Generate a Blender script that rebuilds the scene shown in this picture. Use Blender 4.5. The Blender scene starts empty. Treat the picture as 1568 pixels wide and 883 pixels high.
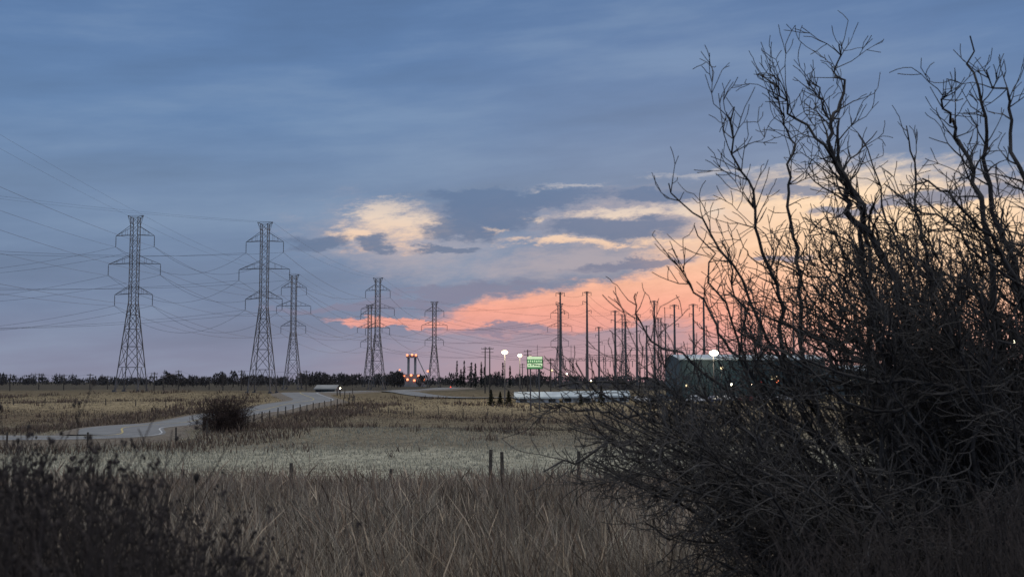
import bpy, math, random
import numpy as np
from mathutils import Vector, Matrix, Quaternion
random.seed(7); rng=np.random.default_rng(7)
F=1742.0; PITCH=math.atan(142/F); CZ=6.0
sc=bpy.context.scene
# ---------------------------------------------------------------- survey helpers
def ray(px,py):
    a=(px-784)/F; b=(441.5-py)/F
    return Vector((a, math.cos(PITCH)-b*math.sin(PITCH), math.sin(PITCH)+b*math.cos(PITCH)))
def at(px,py,d):
    r=ray(px,py); r=r/r.y*d
    return Vector((r.x,r.y,CZ+r.z))
_yt=np.array([-400,-20,0,5,12,30,48,62,80,150,200,262,300,400,700,6000.])
_zt=np.array([4.4,4.4,4.4,4.05,3.45,2.6,1.3,.3,0,0,.8,2.4,3.1,3.1,3.0,3.0])
_yy=np.linspace(-400,6000,12801)
_zz=np.interp(_yy,_yt,_zt); k=np.hanning(31); k/=k.sum()
_zz=np.convolve(np.pad(_zz,15,mode='edge'),k,mode='valid')
def H(x,y):
    x=np.asarray(x,float); y=np.asarray(y,float)
    z=np.interp(y,_yy,_zz)
    ramp=np.clip((y-60)/60,0,1)*np.clip((700-y)/300,0,1)
    z=z+ramp*(0.22*np.sin(x*.045+y*.02)+0.16*np.sin(x*.11-y*.05+1)+.1*np.sin(x*.05+y*.13))
    z=z+0.10*np.sin(x*.7+y*.3)*np.sin(y*.5-x*.2)*np.clip((60-y)/20,0,1)
    z=z+1.3*np.exp(-((x+78)/22)**2-((y-262)/16)**2)
    z=z+0.8*np.exp(-((x+95)/40)**2-((y-215)/14)**2)
    z=z+0.7*np.exp(-((x+18)/22)**2-((y-128)/14)**2)
    return z
def h1(x,y): return float(H(x,y))
def hit(px,py):
    r=ray(px,py); d=20.0
    while d<3000:
        p=r/r.y*d
        if CZ+p.z<=h1(p.x,p.y): return Vector((p.x,p.y,h1(p.x,p.y)))
        d+=max(.25,d*.002)
    return Vector((p.x,p.y,h1(p.x,p.y)))
# ---------------------------------------------------------------- materials
def newmat(name):
    m=bpy.data.materials.new(name); m.use_nodes=True
    nt=m.node_tree; b=nt.nodes['Principled BSDF']; return m,nt,b
def mat(name,c1,c2=None,scale=3.0,rough=.8,metal=0,emit=None,es=0,bump=0,coord='Object'):
    m,nt,b=newmat(name); c2=c2 or tuple(v*.7 for v in c1)
    tc=nt.nodes.new('ShaderNodeTexCoord'); n=nt.nodes.new('ShaderNodeTexNoise')
    n.inputs['Scale'].default_value=scale; n.inputs['Detail'].default_value=4
    nt.links.new(tc.outputs[coord],n.inputs['Vector'])
    r=nt.nodes.new('ShaderNodeValToRGB'); r.color_ramp.elements[0].position=.35; r.color_ramp.elements[1].position=.65
    r.color_ramp.elements[0].color=(*c2,1); r.color_ramp.elements[1].color=(*c1,1)
    nt.links.new(n.outputs['Fac'],r.inputs['Fac']); nt.links.new(r.outputs['Color'],b.inputs['Base Color'])
    b.inputs['Roughness'].default_value=rough; b.inputs['Metallic'].default_value=metal
    if emit: b.inputs['Emission Color'].default_value=(*emit,1); b.inputs['Emission Strength'].default_value=es
    if bump:
        bp=nt.nodes.new('ShaderNodeBump'); bp.inputs['Strength'].default_value=bump
        nt.links.new(n.outputs['Fac'],bp.inputs['Height']); nt.links.new(bp.outputs['Normal'],b.inputs['Normal'])
    return m
def attrmat(name,rough=.85):
    m,nt,b=newmat(name); a=nt.nodes.new('ShaderNodeAttribute'); a.attribute_name='Col'
    nt.links.new(a.outputs['Color'],b.inputs['Base Color']); b.inputs['Roughness'].default_value=rough
    b.inputs['Specular IOR Level'].default_value=.15
    return m
M_steel=mat('galvanised_steel',(.11,.118,.135),(.065,.07,.082),.5,.6,.1)
M_wire=mat('conductor',(.06,.065,.08),None,1,.6)
M_pole=mat('pole_steel',(.13,.12,.125),(.08,.08,.085),.5,.6)
M_wood=mat('weathered_wood',(.10,.09,.08),(.04,.036,.033),6,.9,bump=.4)
M_bark=mat('bark',(.085,.082,.082),(.022,.020,.020),9,.8,bump=.5)
M_shrub=mat('shrub_twig',(.07,.045,.04),(.035,.024,.022),2,.9)
M_grass=attrmat('dry_grass')
M_asph=mat('asphalt',(.21,.225,.24),(.16,.17,.185),.6,.75)
M_white=mat('white_paint',(.62,.65,.68),(.48,.51,.55),1,.6)
M_paint=mat('road_paint',(.6,.5,.2),None,1,.7)
M_glass=mat('window_glass',(.03,.04,.05),None,1,.12)
M_rub=mat('rubber',(.02,.02,.02),None,5,.8)
M_lamp=mat('lamp_glow_warm',(1,.9,.7),None,1,.5,emit=(1,.82,.42),es=20)
M_lampw=mat('lamp_glow_white',(1,1,.9),None,1,.5,emit=(1,.93,.66),es=24)
M_orange=mat('sodium_glow',(1,.5,.3),None,1,.5,emit=(1,.24,.10),es=3.0)
M_winlit=mat('lit_window',(1,.8,.5),None,1,.5,emit=(1,.78,.45),es=1.6)
M_red=mat('red_glow',(1,.1,.05),None,1,.5,emit=(1,.08,.04),es=2)
# ---------------------------------------------------------------- mesh helpers
def mkobj(name,V,Fc,m,parent=None,smooth=False,loc=None):
    me=bpy.data.meshes.new(name); me.from_pydata([tuple(v) for v in V],[],Fc)
    if smooth:
        me.polygons.foreach_set('use_smooth',[True]*len(me.polygons))
    o=bpy.data.objects.new(name,me); sc.collection.objects.link(o)
    for mm in (m if isinstance(m,list) else [m]): me.materials.append(mm)
    if parent: o.parent=parent
    if loc is not None: o.location=loc
    return o
def empty(name,loc=(0,0,0),rot=0):
    o=bpy.data.objects.new(name,None); sc.collection.objects.link(o); o.location=loc; o.rotation_euler=(0,0,rot)
    o.empty_display_size=.1; return o
def tube(V,Fc,pts,rad,sides=4,cap=True):
    n=len(pts); b=len(V)
    for i,p in enumerate(pts):
        t=(pts[min(i+1,n-1)]-pts[max(i-1,0)])
        if t.length<1e-9: t=Vector((0,0,1))
        t.normalize()
        ref=Vector((0,0,1)) if abs(t.z)<.8 else Vector((1,0,0))
        if i and abs(t.z)>.7 and abs(t.z)<.9: ref=pref
        pref=ref
        u=t.cross(ref).normalized(); w=t.cross(u)
        r=rad[i] if hasattr(rad,'__len__') else rad
        for s in range(sides):
            a=2*math.pi*s/sides+math.pi/4
            V.append(p+u*(math.cos(a)*r)+w*(math.sin(a)*r))
    for i in range(n-1):
        for s in range(sides):
            s2=(s+1)%sides
            Fc.append((b+i*sides+s,b+i*sides+s2,b+(i+1)*sides+s2,b+(i+1)*sides+s))
    if cap:
        Fc.append(tuple(b+s for s in range(sides))[::-1]); Fc.append(tuple(b+(n-1)*sides+s for s in range(sides)))
def box(V,Fc,c,s):
    b=len(V); cx,cy,cz=c; x,y,z=s[0]/2,s[1]/2,s[2]/2
    for dz in (-z,z):
        for dx,dy in ((-x,-y),(x,-y),(x,y),(-x,y)): V.append(Vector((cx+dx,cy+dy,cz+dz)))
    for f in ((3,2,1,0),(4,5,6,7),(0,1,5,4),(1,2,6,5),(2,3,7,6),(3,0,4,7)): Fc.append(tuple(b+i for i in f))
def ball(V,Fc,c,r,n=6,squash=1):
    b=len(V)
    for i in range(n+1):
        th=math.pi*i/n
        for j in range(n):
            ph=2*math.pi*j/n
            V.append(Vector((c[0]+r*math.sin(th)*math.cos(ph),c[1]+r*math.sin(th)*math.sin(ph),c[2]+r*squash*math.cos(th))))
    for i in range(n):
        for j in range(n):
            j2=(j+1)%n; Fc.append((b+i*n+j,b+(i+1)*n+j,b+(i+1)*n+j2,b+i*n+j2))
# ---------------------------------------------------------------- ground
ys=np.concatenate([np.arange(-60,0,3),np.arange(0,70,1.0),np.arange(70,330,2.0),np.geomspace(330,6000,70)])
us=np.linspace(-1,1,181); us=np.sign(us)*np.abs(us)**1.3
W=len(us)
XX=np.array([u*(60+1.1*max(y,0)) for y in ys for u in us]); YY=np.repeat(ys,W); ZZ=H(XX,YY)
GV=np.stack([XX,YY,ZZ],1)
GF=[(i*W+j,i*W+j+1,(i+1)*W+j+1,(i+1)*W+j) for i in range(len(ys)-1) for j in range(W-1)]
m,nt,b=newmat('field_ground')
def nd(t,**k):
    n=nt.nodes.new(t)
    for a,v in k.items(): setattr(n,a,v)
    return n
tc=nd('ShaderNodeTexCoord'); sep=nd('ShaderNodeSeparateXYZ'); nt.links.new(tc.outputs['Object'],sep.inputs[0])
mp=nd('ShaderNodeMapping'); mp.inputs['Scale'].default_value=(.02,.06,.05); nt.links.new(tc.outputs['Object'],mp.inputs[0])
n1=nd('ShaderNodeTexNoise'); n1.inputs['Scale'].default_value=1; n1.inputs['Detail'].default_value=5; nt.links.new(mp.outputs[0],n1.inputs['Vector'])
ma=nd('ShaderNodeMath',operation='MULTIPLY_ADD'); nt.links.new(n1.outputs['Fac'],ma.inputs[0]); ma.inputs[1].default_value=60; nt.links.new(sep.outputs['Y'],ma.inputs[2])
mr=nd('ShaderNodeMapRange'); mr.inputs['From Min'].default_value=25; mr.inputs['From Max'].default_value=425; nt.links.new(ma.outputs[0],mr.inputs['Value'])
cr=nd('ShaderNodeValToRGB'); nt.links.new(mr.outputs[0],cr.inputs[0])
E=cr.color_ramp.elements
stops=[(0,(.08,.06,.045)),(.11,(.13,.10,.07)),(.14,(.42,.42,.35)),(.22,(.40,.40,.33)),(.28,(.22,.20,.16)),(.38,(.24,.22,.165)),(.45,(.17,.14,.105)),(.55,(.33,.28,.19)),(.68,(.20,.17,.12)),(1,(.10,.095,.085))]
E[0].position=0;E[0].color=(*stops[0][1],1);E[1].position=1;E[1].color=(*stops[-1][1],1)
for p,c in stops[1:-1]:
    e=E.new(p); e.color=(*c,1)
n2=nd('ShaderNodeTexNoise'); n2.inputs['Scale'].default_value=.8; n2.inputs['Detail'].default_value=7; n2.inputs['Roughness'].default_value=.7
mp2=nd('ShaderNodeMapping'); mp2.inputs['Scale'].default_value=(1,.45,1); nt.links.new(tc.outputs['Object'],mp2.inputs[0]); nt.links.new(mp2.outputs[0],n2.inputs['Vector'])
mr2=nd('ShaderNodeMapRange'); mr2.inputs['From Min'].default_value=.3;mr2.inputs['From Max'].default_value=.7;mr2.inputs['To Min'].default_value=.55;mr2.inputs['To Max'].default_value=1.3
nt.links.new(n2.outputs['Fac'],mr2.inputs['Value'])
vm=nd('ShaderNodeVectorMath',operation='SCALE'); nt.links.new(cr.outputs['Color'],vm.inputs[0]); nt.links.new(mr2.outputs[0],vm.inputs['Scale'])
nt.links.new(vm.outputs[0],b.inputs['Base Color']); b.inputs['Roughness'].default_value=1; b.inputs['Specular IOR Level'].default_value=0
bp=nd('ShaderNodeBump'); bp.inputs['Strength'].default_value=.6; bp.inputs['Distance'].default_value=.4; nt.links.new(n2.outputs['Fac'],bp.inputs['Height']); nt.links.new(bp.outputs['Normal'],b.inputs['Normal'])
mkobj('ground',GV,GF,m,smooth=True)
# ---------------------------------------------------------------- strips (roads)
def catmull(P,n):
    out=[]; Q=[P[0]*2-P[1]]+list(P)+[P[-1]*2-P[-2]]
    for i in range(1,len(Q)-2):
        for k in range(n):
            t=k/n; a,b_,c,d=Q[i-1],Q[i],Q[i+1],Q[i+2]
            out.append(.5*((2*b_)+(c-a)*t+(2*a-5*b_+4*c-d)*t*t+(3*b_-a-3*c+d)*t**3))
    out.append(Q[-2].copy()); return out
def strip(name,path,offs,dz,m):
    V=[];Fc=[];n=len(path);k=len(offs)
    for i,p in enumerate(path):
        t=path[min(i+1,n-1)]-path[max(i-1,0)]; t.z=0; t.normalize(); r=Vector((t.y,-t.x,0))
        zc=h1(p.x,p.y)
        for o,z in zip(offs,dz):
            q=p+r*o; V.append(Vector((q.x,q.y,(h1(q.x,q.y)-.25) if z is None else zc+z)))
    for i in range(n-1):
        for j in range(k-1): Fc.append((i*k+j,i*k+j+1,(i+1)*k+j+1,(i+1)*k+j))
    return mkobj(name,V,Fc,m,smooth=False)
pts=[Vector((-190,118,0)),Vector((-120,126,0))]
for px,py in ((60,676),(200,659),(320,644),(415,628),(480,615)):
    q=hit(px,py); pts.append(Vector((q.x,q.y,0)))
pts+=[Vector((-50,275,0)),Vector((-38,330,0)),Vector((-20,420,0))]
RP=catmull(pts,14)
M_should=mat('gravel_shoulder',(.2,.18,.15),(.12,.1,.08),3,.95)
strip('road_shoulder',RP,[-8,-5.2,5.2,8],[None,.38,.38,None],M_should)
strip('road',RP,[-4.3,0,4.3],[.40,.46,.40],M_asph)
strip('road_centre_line',RP,[-.09,.09],[.472,.472],M_paint)
strip('road_edge_line',RP,[3.8,3.95],[.415,.413],M_white)
SP=catmull([Vector((-38,330,0)),Vector((-12,262,0)),Vector((20,262,0)),Vector((70,270,0)),Vector((150,275,0))],10)
strip('access_road',SP,[-3.5,0,3.5],[.2,.25,.2],M_asph)
# ---------------------------------------------------------------- grass
def mesh_np(name,verts,quads,cols,m):
    me=bpy.data.meshes.new(name); nv=len(verts); nf=len(quads)
    me.vertices.add(nv); me.vertices.foreach_set('co',verts.astype(np.float32).ravel())
    me.loops.add(nf*4); me.loops.foreach_set('vertex_index',quads.astype(np.int32).ravel())
    me.polygons.add(nf); me.polygons.foreach_set('loop_start',np.arange(0,nf*4,4,dtype=np.int32))
    me.update(calc_edges=True)
    ca=me.color_attributes.new('Col','FLOAT_COLOR','POINT')
    c=np.concatenate([cols,np.ones((nv,1))],1).astype(np.float32); ca.data.foreach_set('color',c.ravel())
    me.materials.append(m); o=bpy.data.objects.new(name,me); sc.collection.objects.link(o); return o
def blades(name,x,y,h,w,lean,col,plume,seg=4,sink=.03):
    n=len(x); z=H(x,y)-sink
    ang=rng.uniform(0,2*np.pi,n); la=rng.uniform(0,2*np.pi,n)*.6+rng.normal(.3,.6,n)
    t=np.linspace(0,1,seg+1)
    blade=np.array([1,.95,.8,.5,.08]) if seg==4 else np.array([1,.8,.1])
    plm=np.array([.5,.45,.4,1.8,.3]) if seg==4 else np.array([.6,1,.5])
    prof=np.where(plume[:,None],plm[None],blade[None])*w[:,None]
    cx=x[:,None]+np.cos(la)[:,None]*lean[:,None]*h[:,None]*t[None]**2
    cy=y[:,None]+np.sin(la)[:,None]*lean[:,None]*h[:,None]*t[None]**2
    cz=z[:,None]+h[:,None]*(t[None]-.35*lean[:,None]**2*t[None]**2)
    dx=np.cos(ang)[:,None]*prof/2; dy=np.sin(ang)[:,None]*prof/2
    L=np.stack([cx-dx,cy-dy,cz],2); R=np.stack([cx+dx,cy+dy,cz],2)
    Vv=np.stack([L,R],2).reshape(-1,3); base=(np.arange(n)*(seg+1)*2)[:,None]+ (np.arange(seg)*2)[None]
    Q=np.stack([base,base+1,base+3,base+2],2).reshape(-1,4)
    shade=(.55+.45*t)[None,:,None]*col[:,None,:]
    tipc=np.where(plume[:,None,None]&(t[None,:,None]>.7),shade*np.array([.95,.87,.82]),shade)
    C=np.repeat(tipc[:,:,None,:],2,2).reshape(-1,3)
    return mesh_np(name,Vv,Q,C,M_grass)
def pal(n,cols,ws,var=.18):
    i=rng.choice(len(cols),n,p=np.array(ws)/sum(ws)); c=np.array(cols)[i]
    return np.clip(c*(1+rng.normal(0,var,(n,1))),.01,1)
def nz(x,y,s,ph=0):
    return .5+.25*(np.sin(x*s*1.3+ph+1.7*np.sin(y*s*.7+ph))+np.sin(y*s*.9+ph*2+1.3*np.sin(x*s*.6)))
n=200000
y=np.exp(rng.uniform(np.log(4.2),np.log(60),n)); x=rng.uniform(-1,1,n)*(.53*y+1.5)
nt_=5200; ty=np.exp(rng.uniform(np.log(4.5),np.log(60),nt_)); tx=rng.uniform(-1,1,nt_)*(.53*ty+1.5); th=rng.uniform(.5,1.5,nt_); tcol=rng.uniform(.6,1.4,nt_)
ci=rng.integers(0,nt_,n); inc=rng.random(n)<.62
sp_=.09+.012*ty[ci]
x=np.where(inc,tx[ci]+rng.normal(0,1,n)*sp_,x); y=np.where(inc,np.maximum(3.6,ty[ci]+rng.normal(0,1,n)*sp_),y)
cl=nz(x,y,1.1)*.6+nz(x,y,3.1,2)*.4
h=(.42+.5*cl)*rng.uniform(.6,1.15,n); h=np.where(inc,h*th[ci]*1.12,h*.8); h*=np.where(y<7,.75,1)
tall=rng.random(n)<.02; h=np.where(tall&(y>9),h*1.5,h)
w=(.0026+.00042*y)*rng.uniform(.6,1.5,n)
col=pal(n,[(.50,.45,.36),(.24,.195,.155),(.38,.35,.30),(.13,.105,.09)],[.32,.28,.28,.12])
red=np.clip((y-24)/18,0,1)[:,None]*.75
col=col*(1-red)+red*pal(n,[(.24,.185,.155),(.32,.27,.22),(.15,.115,.10)],[.5,.25,.25])
col*= (.62+.6*nz(x,y,.8,5))[:,None]; col=np.where(inc[:,None],col*tcol[ci][:,None],col*.8)
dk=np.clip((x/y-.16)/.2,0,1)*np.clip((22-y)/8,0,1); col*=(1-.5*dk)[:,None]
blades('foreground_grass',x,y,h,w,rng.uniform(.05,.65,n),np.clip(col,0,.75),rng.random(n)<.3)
n=110000
y=np.exp(rng.uniform(np.log(58),np.log(260),n)); x=rng.uniform(-1,1,n)*(.53*y+2)
pn=nz(x,y,.09)*.5+nz(x,y,.31,3)*.5
h=(.10+.28*pn)*rng.uniform(.6,1.3,n)
w=(.00045*y)*rng.uniform(.8,1.6,n)+.01
yw=y+9*np.sin(x*.07)+5*np.sin(x*.21+1)
pale=np.clip((yw-60)/12,0,1)*np.clip((138-yw)/32,0,1)
c1=pal(n,[(.50,.50,.42),(.43,.43,.36),(.34,.33,.28)],[.5,.3,.2],.12); c2=pal(n,[(.26,.215,.165),(.19,.155,.125),(.35,.30,.22)],[.4,.3,.3])
col=c1*pale[:,None]+c2*(1-pale[:,None]); col*=(.66+.55*nz(x,y*2.2,.06,4))[:,None]
rp=np.array([(p.x,p.y) for p in RP])
def roaddist(x,y):
    out=np.empty(len(x))
    for a in range(0,len(x),20000): out[a:a+20000]=np.sqrt(np.min((x[a:a+20000,None]-rp[None,:,0])**2+(y[a:a+20000,None]-rp[None,:,1])**2,1))
    return out
keep=roaddist(x,y)>5.6
x,y,h,w,col=x[keep],y[keep],h[keep],w[keep],col[keep]; n=len(x)
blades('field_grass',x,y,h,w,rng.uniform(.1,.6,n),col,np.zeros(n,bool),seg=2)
n=70000
y=rng.uniform(95,262,n); x=rng.uniform(-.53,.2,n)*y
rd=roaddist(x,y); pat=nz(x,y,.16,1)*nz(x,y,.5,2)
keep=((rd>8.5)&(rd<19)&(y<230)&(rng.random(n)<.75))|((rd>8.5)&(pat>.42)&(rng.random(n)<.6))
x,y=x[keep],y[keep]; n=len(x)
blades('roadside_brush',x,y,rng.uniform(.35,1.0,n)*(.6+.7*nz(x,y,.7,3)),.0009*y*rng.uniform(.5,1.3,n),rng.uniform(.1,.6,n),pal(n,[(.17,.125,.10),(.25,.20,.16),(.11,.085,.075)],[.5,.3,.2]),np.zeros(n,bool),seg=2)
def weeds(name,px0,px1,d0,d1,top,n,heads,seedn,jit=70):
    V=[];Fc=[];r=random.Random(seedn)
    for i in range(n):
        d=r.uniform(d0,d1); px=r.uniform(px0,px1); X=(px-784)/F*d; g=h1(X,d)
        ty=top(px)+abs(r.gauss(0,jit)); P=at(px,ty,d); hh=P.z-g
        if hh<.2: continue
        lx=r.gauss(0,.10);ly=r.gauss(0,.1); k=[]
        for j in range(6):
            t=j/5; k.append(Vector((X+lx*t*t+r.gauss(0,.008),d+ly*t*t,g-.03+hh*t)))
        tube(V,Fc,k,[.0032*(1-.6*j/5) for j in range(6)],3,False)
        for q in range(r.randint(6,12)):
            t=r.uniform(.35,1); i0=min(int(t*5),4); p=k[i0].lerp(k[i0+1],t*5-i0)
            L=r.uniform(.04,.16); a=r.uniform(0,6.28); e=p+Vector((math.cos(a)*L*.6,math.sin(a)*L*.6,L*.9))
            tube(V,Fc,[p,(p+e)/2+Vector((0,0,-.01)),e],[.0018,.0016,.0012],3,False)
            if r.random()<heads:
                for z in range(3):
                    e2=e+Vector((r.gauss(0,.006),r.gauss(0,.006),r.gauss(0,.006))); ball(V,Fc,e2,r.uniform(.002,.0055),4,1.3)
        if r.random()<heads: ball(V,Fc,k[-1],r.uniform(.004,.008),5,1.2)
    return mkobj(name,V,Fc,M_weed)
M_weed=mat('dead_weed',(.075,.062,.058),(.028,.024,.023),5,.95)
weeds('dead_weeds',-80,430,2.2,4.2,lambda p: 685+max(0,p-110)*.62,760,.5,3)
weeds('tall_weeds',20,160,2.6,3.0,lambda p: 578 if 60<p<100 else 640,9,1,5,40)
weeds('dead_undergrowth',1180,1640,4.2,6.5,lambda p: 800-max(0,p-1350)*.35,520,.15,8,60)
# ---------------------------------------------------------------- fences
def fence(name,base,hs,rad,wires=3,skipw=False):
    V=[];Fc=[]; root=empty(name)
    tops=[]
    for p,hh in zip(base,hs):
        z=h1(p.x,p.y); lean=Vector((random.gauss(0,.03),random.gauss(0,.02),0))
        a=Vector((p.x,p.y,z-.2)); bq=Vector((p.x,p.y,z+hh))+lean
        tube(V,Fc,[a,(a+bq)/2,bq],[rad*1.1,rad,rad*.95],7); tops.append((Vector((p.x,p.y,z)),hh))
    mkobj('posts',V,Fc,M_wood,root)
    V=[];Fc=[]
    for i in range(len(tops)-1):
        a,ha=tops[i]; c,hc=tops[i+1]
        if (a-c).length>40: continue
        for k in range(wires):
            f=(k+1)/(wires+.3)*1.1
            p1=a+Vector((0,-rad,f)); p2=c+Vector((0,-rad,f)); tube(V,Fc,[p1,(p1+p2)/2-Vector((0,0,.03)),p2],.004,3,False)
    if V: mkobj('wires',V,Fc,M_wire,root)
def px_at_d(px,d): return Vector(((px-784)/F*d,d,0))
fence('field_fence',[px_at_d(p,60+ (p-750)*.004) for p in (120,285,450,600,751,885,1040,1200)],[1.1,1.0,1.3,1.0,1.98,1.9,1.3,1.4],.10)
pp=px_at_d(770,61.5); fence('fence_post',[pp],[1.85],.10)
fb=[]
for i in range(14,len(RP)-22,2):
    t=RP[i+1]-RP[i]; t.z=0;t.normalize(); fb.append(RP[i]+Vector((t.y,-t.x,0))*8.5)
fb2=[]
for a,c in zip(fb[:-1],fb[1:]):
    k=max(1,int((c-a).length/5)); fb2+= [a.lerp(c,j/k) for j in range(k)]
fence('roadside_fence',fb2,[random.uniform(1.3,1.6) for _ in fb2],.09)
fb=[Vector((x_,205+6*math.sin(x_*.05),0)) for x_ in range(-140,-60,6)]
fence('pasture_fence',fb,[random.uniform(1.1,1.4) for _ in fb],.09)
fb=[Vector((x_,190+ .25*x_,0)) for x_ in range(-28,20,4)]
fence('wire_fence',fb,[random.uniform(1.1,1.4) for _ in fb],.07)
# ---------------------------------------------------------------- lattice towers
def tower(name,X,Y,h=45,rot=0,rs=1):
    s=h/45; g=h1(X,Y); V=[];Fc=[]
    def half(z):
        z/=s
        return (3.1+( .95-3.1)*z/22.8 if z<22.8 else .95)*s
    def leg(a,b_,r): tube(V,Fc,[Vector(a),Vector(b_)],r*rs*.86,4,False)
    lv=[0,6.2,11.5,16,19.7,22.8]; z=22.8
    while z<43.5: z+=2.02; lv.append(z)
    lv=[v*s for v in lv]
    cs=((-1,-1),(1,-1),(1,1),(-1,1))
    for i in range(len(lv)-1):
        a,c=lv[i],lv[i+1]; ha,hc=half(a),half(c); r=.085 if i<5 else .055
        for q in range(4):
            x1,y1=cs[q]; x2,y2=cs[(q+1)%4]
            leg((x1*ha,y1*ha,a),(x1*hc,y1*hc,c),.16 if i<5 else .12)
            if i==0:
                mx,my=(x1+x2)/2*hc,(y1+y2)/2*hc
                leg((x1*ha,y1*ha,a),(mx,my,c),r); leg((x2*ha,y2*ha,a),(mx,my,c),r)
                leg((x1*(ha+hc)/2,y1*(ha+hc)/2,(a+c)/2),((x1*ha+mx)/2,(y1*ha+my)/2,(a+c)/2),r*.8)
                leg((x2*(ha+hc)/2,y2*(ha+hc)/2,(a+c)/2),((x2*ha+mx)/2,(y2*ha+my)/2,(a+c)/2),r*.8)
            else:
                leg((x1*ha,y1*ha,a),(x2*hc,y2*hc,c),r); leg((x2*ha,y2*ha,a),(x1*hc,y1*hc,c),r)
            if i<3 or i%3==0: leg((x1*hc,y1*hc,c),(x2*hc,y2*hc,c),r)
    att=[]; zt=lv[-1]
    for side in (-1,1):
        w=.95*s
        for yy in (-w,w): leg((side*w,yy,zt),(side*2.1*s,0,zt+.5*s),.09); leg((side*w,yy,zt-2*s),(side*2.1*s,0,zt+.5*s),.06)
        for tip,zz,up in ((5.1,40.2,2.6),(6.9,32.8,2.3),(5.0,24.9,2.2)):
            tx,tz=side*tip*s,zz*s
            for yy in (-w,w):
                leg((side*w,yy,tz+.25*s),(tx,0,tz),.085); leg((side*w,yy,tz+up*s),(tx,0,tz),.075)
                for f in (.33,.62):
                    xx=side*w+(tx-side*w)*f; yf=yy*(1-f)
                    leg((xx,yf,tz+.25*s*(1-f)),(xx,yf,tz+up*s*(1-f)),.04)
            tube(V,Fc,[Vector((tx,0,tz)),Vector((tx,0,tz-2.9*s))],.07*rs,5)
            for kk in range(5): tube(V,Fc,[Vector((tx,0,tz-(.6+.45*kk)*s)),Vector((tx,0,tz-(.72+.45*kk)*s))],.14*rs,6)
            att.append(Vector((tx,0,tz-2.9*s)))
        att.append(Vector((side*2.1*s,0,zt+.5*s)))
    for yy in (-1,1): leg((-2.1*s,0,zt+.5*s),(2.1*s,0,zt+.5*s),.07)
    for x1,y1 in cs: box(V,Fc,(x1*3.1*s,y1*3.1*s,-.2),(.9,.9,1.2))
    o=mkobj(name,V,Fc,M_steel,loc=(X,Y,g)); o.rotation_euler=(0,0,rot)
    R=Matrix.Rotation(rot,3,'Z')
    return [Vector((X,Y,g))+R@a for a in att]
def tw(px,d,top,rot=0,rs=1):
    X=(px-784)/F*d; g=h1(X,d); return tower('transmission_tower',X,d,at(px,top,d).z-g,rot,rs)
T1=tw(203,293,333,-.06); T2=tw(403,301,343,-.08); T3=tw(449,440,422,-.05,1.15); T4=tw(578,440,427,-.08,1.15)
T5=tw(566,594,468,-.05,1.35); T6=tw(665,572,463,-.1,1.35); T7=tw(857,640,466,-.3,1.3); T8=tw(955,760,482,.2,1.4); T9=tw(1138,640,462,.1,1.3); T10=tw(1010,800,487,.2,1.4)
T0=tower('transmission_tower',-62,-60,45,-.06); TL=tower('transmission_tower',-225,315,45,.6)
T0b=tower('transmission_tower',-190,60,45,-.5)
WV=[];WF=[]
def wires(A,B,sag,r=.035,idx=range(8)):
    for i in idx:
        a,c=A[i],B[i]; n=22; s_=sag*(.6 if i in (3,7) else 1)
        P=[a.lerp(c,t/n)-Vector((0,0,4*s_*(t/n)*(1-t/n))) for t in range(n+1)]
        tube(WV,WF,P,r*(.6 if i in (3,7) else 1),3,False)
wires(T0,T1,5,.03); wires(T1,T3,4.5,.04); wires(T3,T5,5,.05); wires(T2,T4,4.5,.04); wires(T4,T6,5,.05)
wires(TL,T1,6.5,.035,(0,1,2,4,5,6)); wires(T0b,T2,9,.03); wires(T5,T7,6,.05); wires(T6,T8,7,.055); wires(T7,T10,4,.05)
wires(T1,T2,6.5,.035,(0,1,2,4,5,6))
wires(T9,T10,5,.05)
mkobj('power_lines',WV,WF,M_wire)
# ---------------------------------------------------------------- monopoles and substation
def mono(px,d,top,arms=3):
    X=(px-784)/F*d; g=h1(X,d); hh=at(px,top,d).z-g; V=[];Fc=[]
    tube(V,Fc,[Vector((0,0,-.2)),Vector((0,0,hh))],[.55,.28],10)
    for k in range(arms):
        z=hh-.8-k*3.2
        for sd in (-1,1):
            if k==0 or sd==(-1)**k:
                tube(V,Fc,[Vector((0,0,z)),Vector((sd*1.5,0,z+.5))],[.14,.08],5); tube(V,Fc,[Vector((sd*1.5,0,z+.5)),Vector((sd*1.5,0,z-.8))],.10,5)
    tube(V,Fc,[Vector((-.9,0,hh-.2)),Vector((.9,0,hh-.2))],.12,5)
    mkobj('steel_monopole',V,Fc,M_pole,loc=(X,d,g))
    return Vector((X,d,g+hh-.8))
mp_=[mono(*a) for a in ((858,400,447),(899,405,446),(942,430,475),(975,460,480),(1002,430,460),(1033,400,466),(1062,420,465),(1078,390,455),(1165,420,470),(1215,430,468),(917,520,500),(958,500,492),(990,520,498),(1100,520,490),(1019,560,495))]
V=[];Fc=[]
for a,c in zip(mp_[:9],mp_[1:10]):
    for k in range(3):
        n=10; P=[a.lerp(c,t/n)-Vector((0,0,k*3.2+4*1.2*(t/n)*(1-t/n))) for t in range(n+1)]
        tube(V,Fc,P,.04,3,False)
mkobj('overhead_conductors',V,Fc,M_wire)
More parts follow.
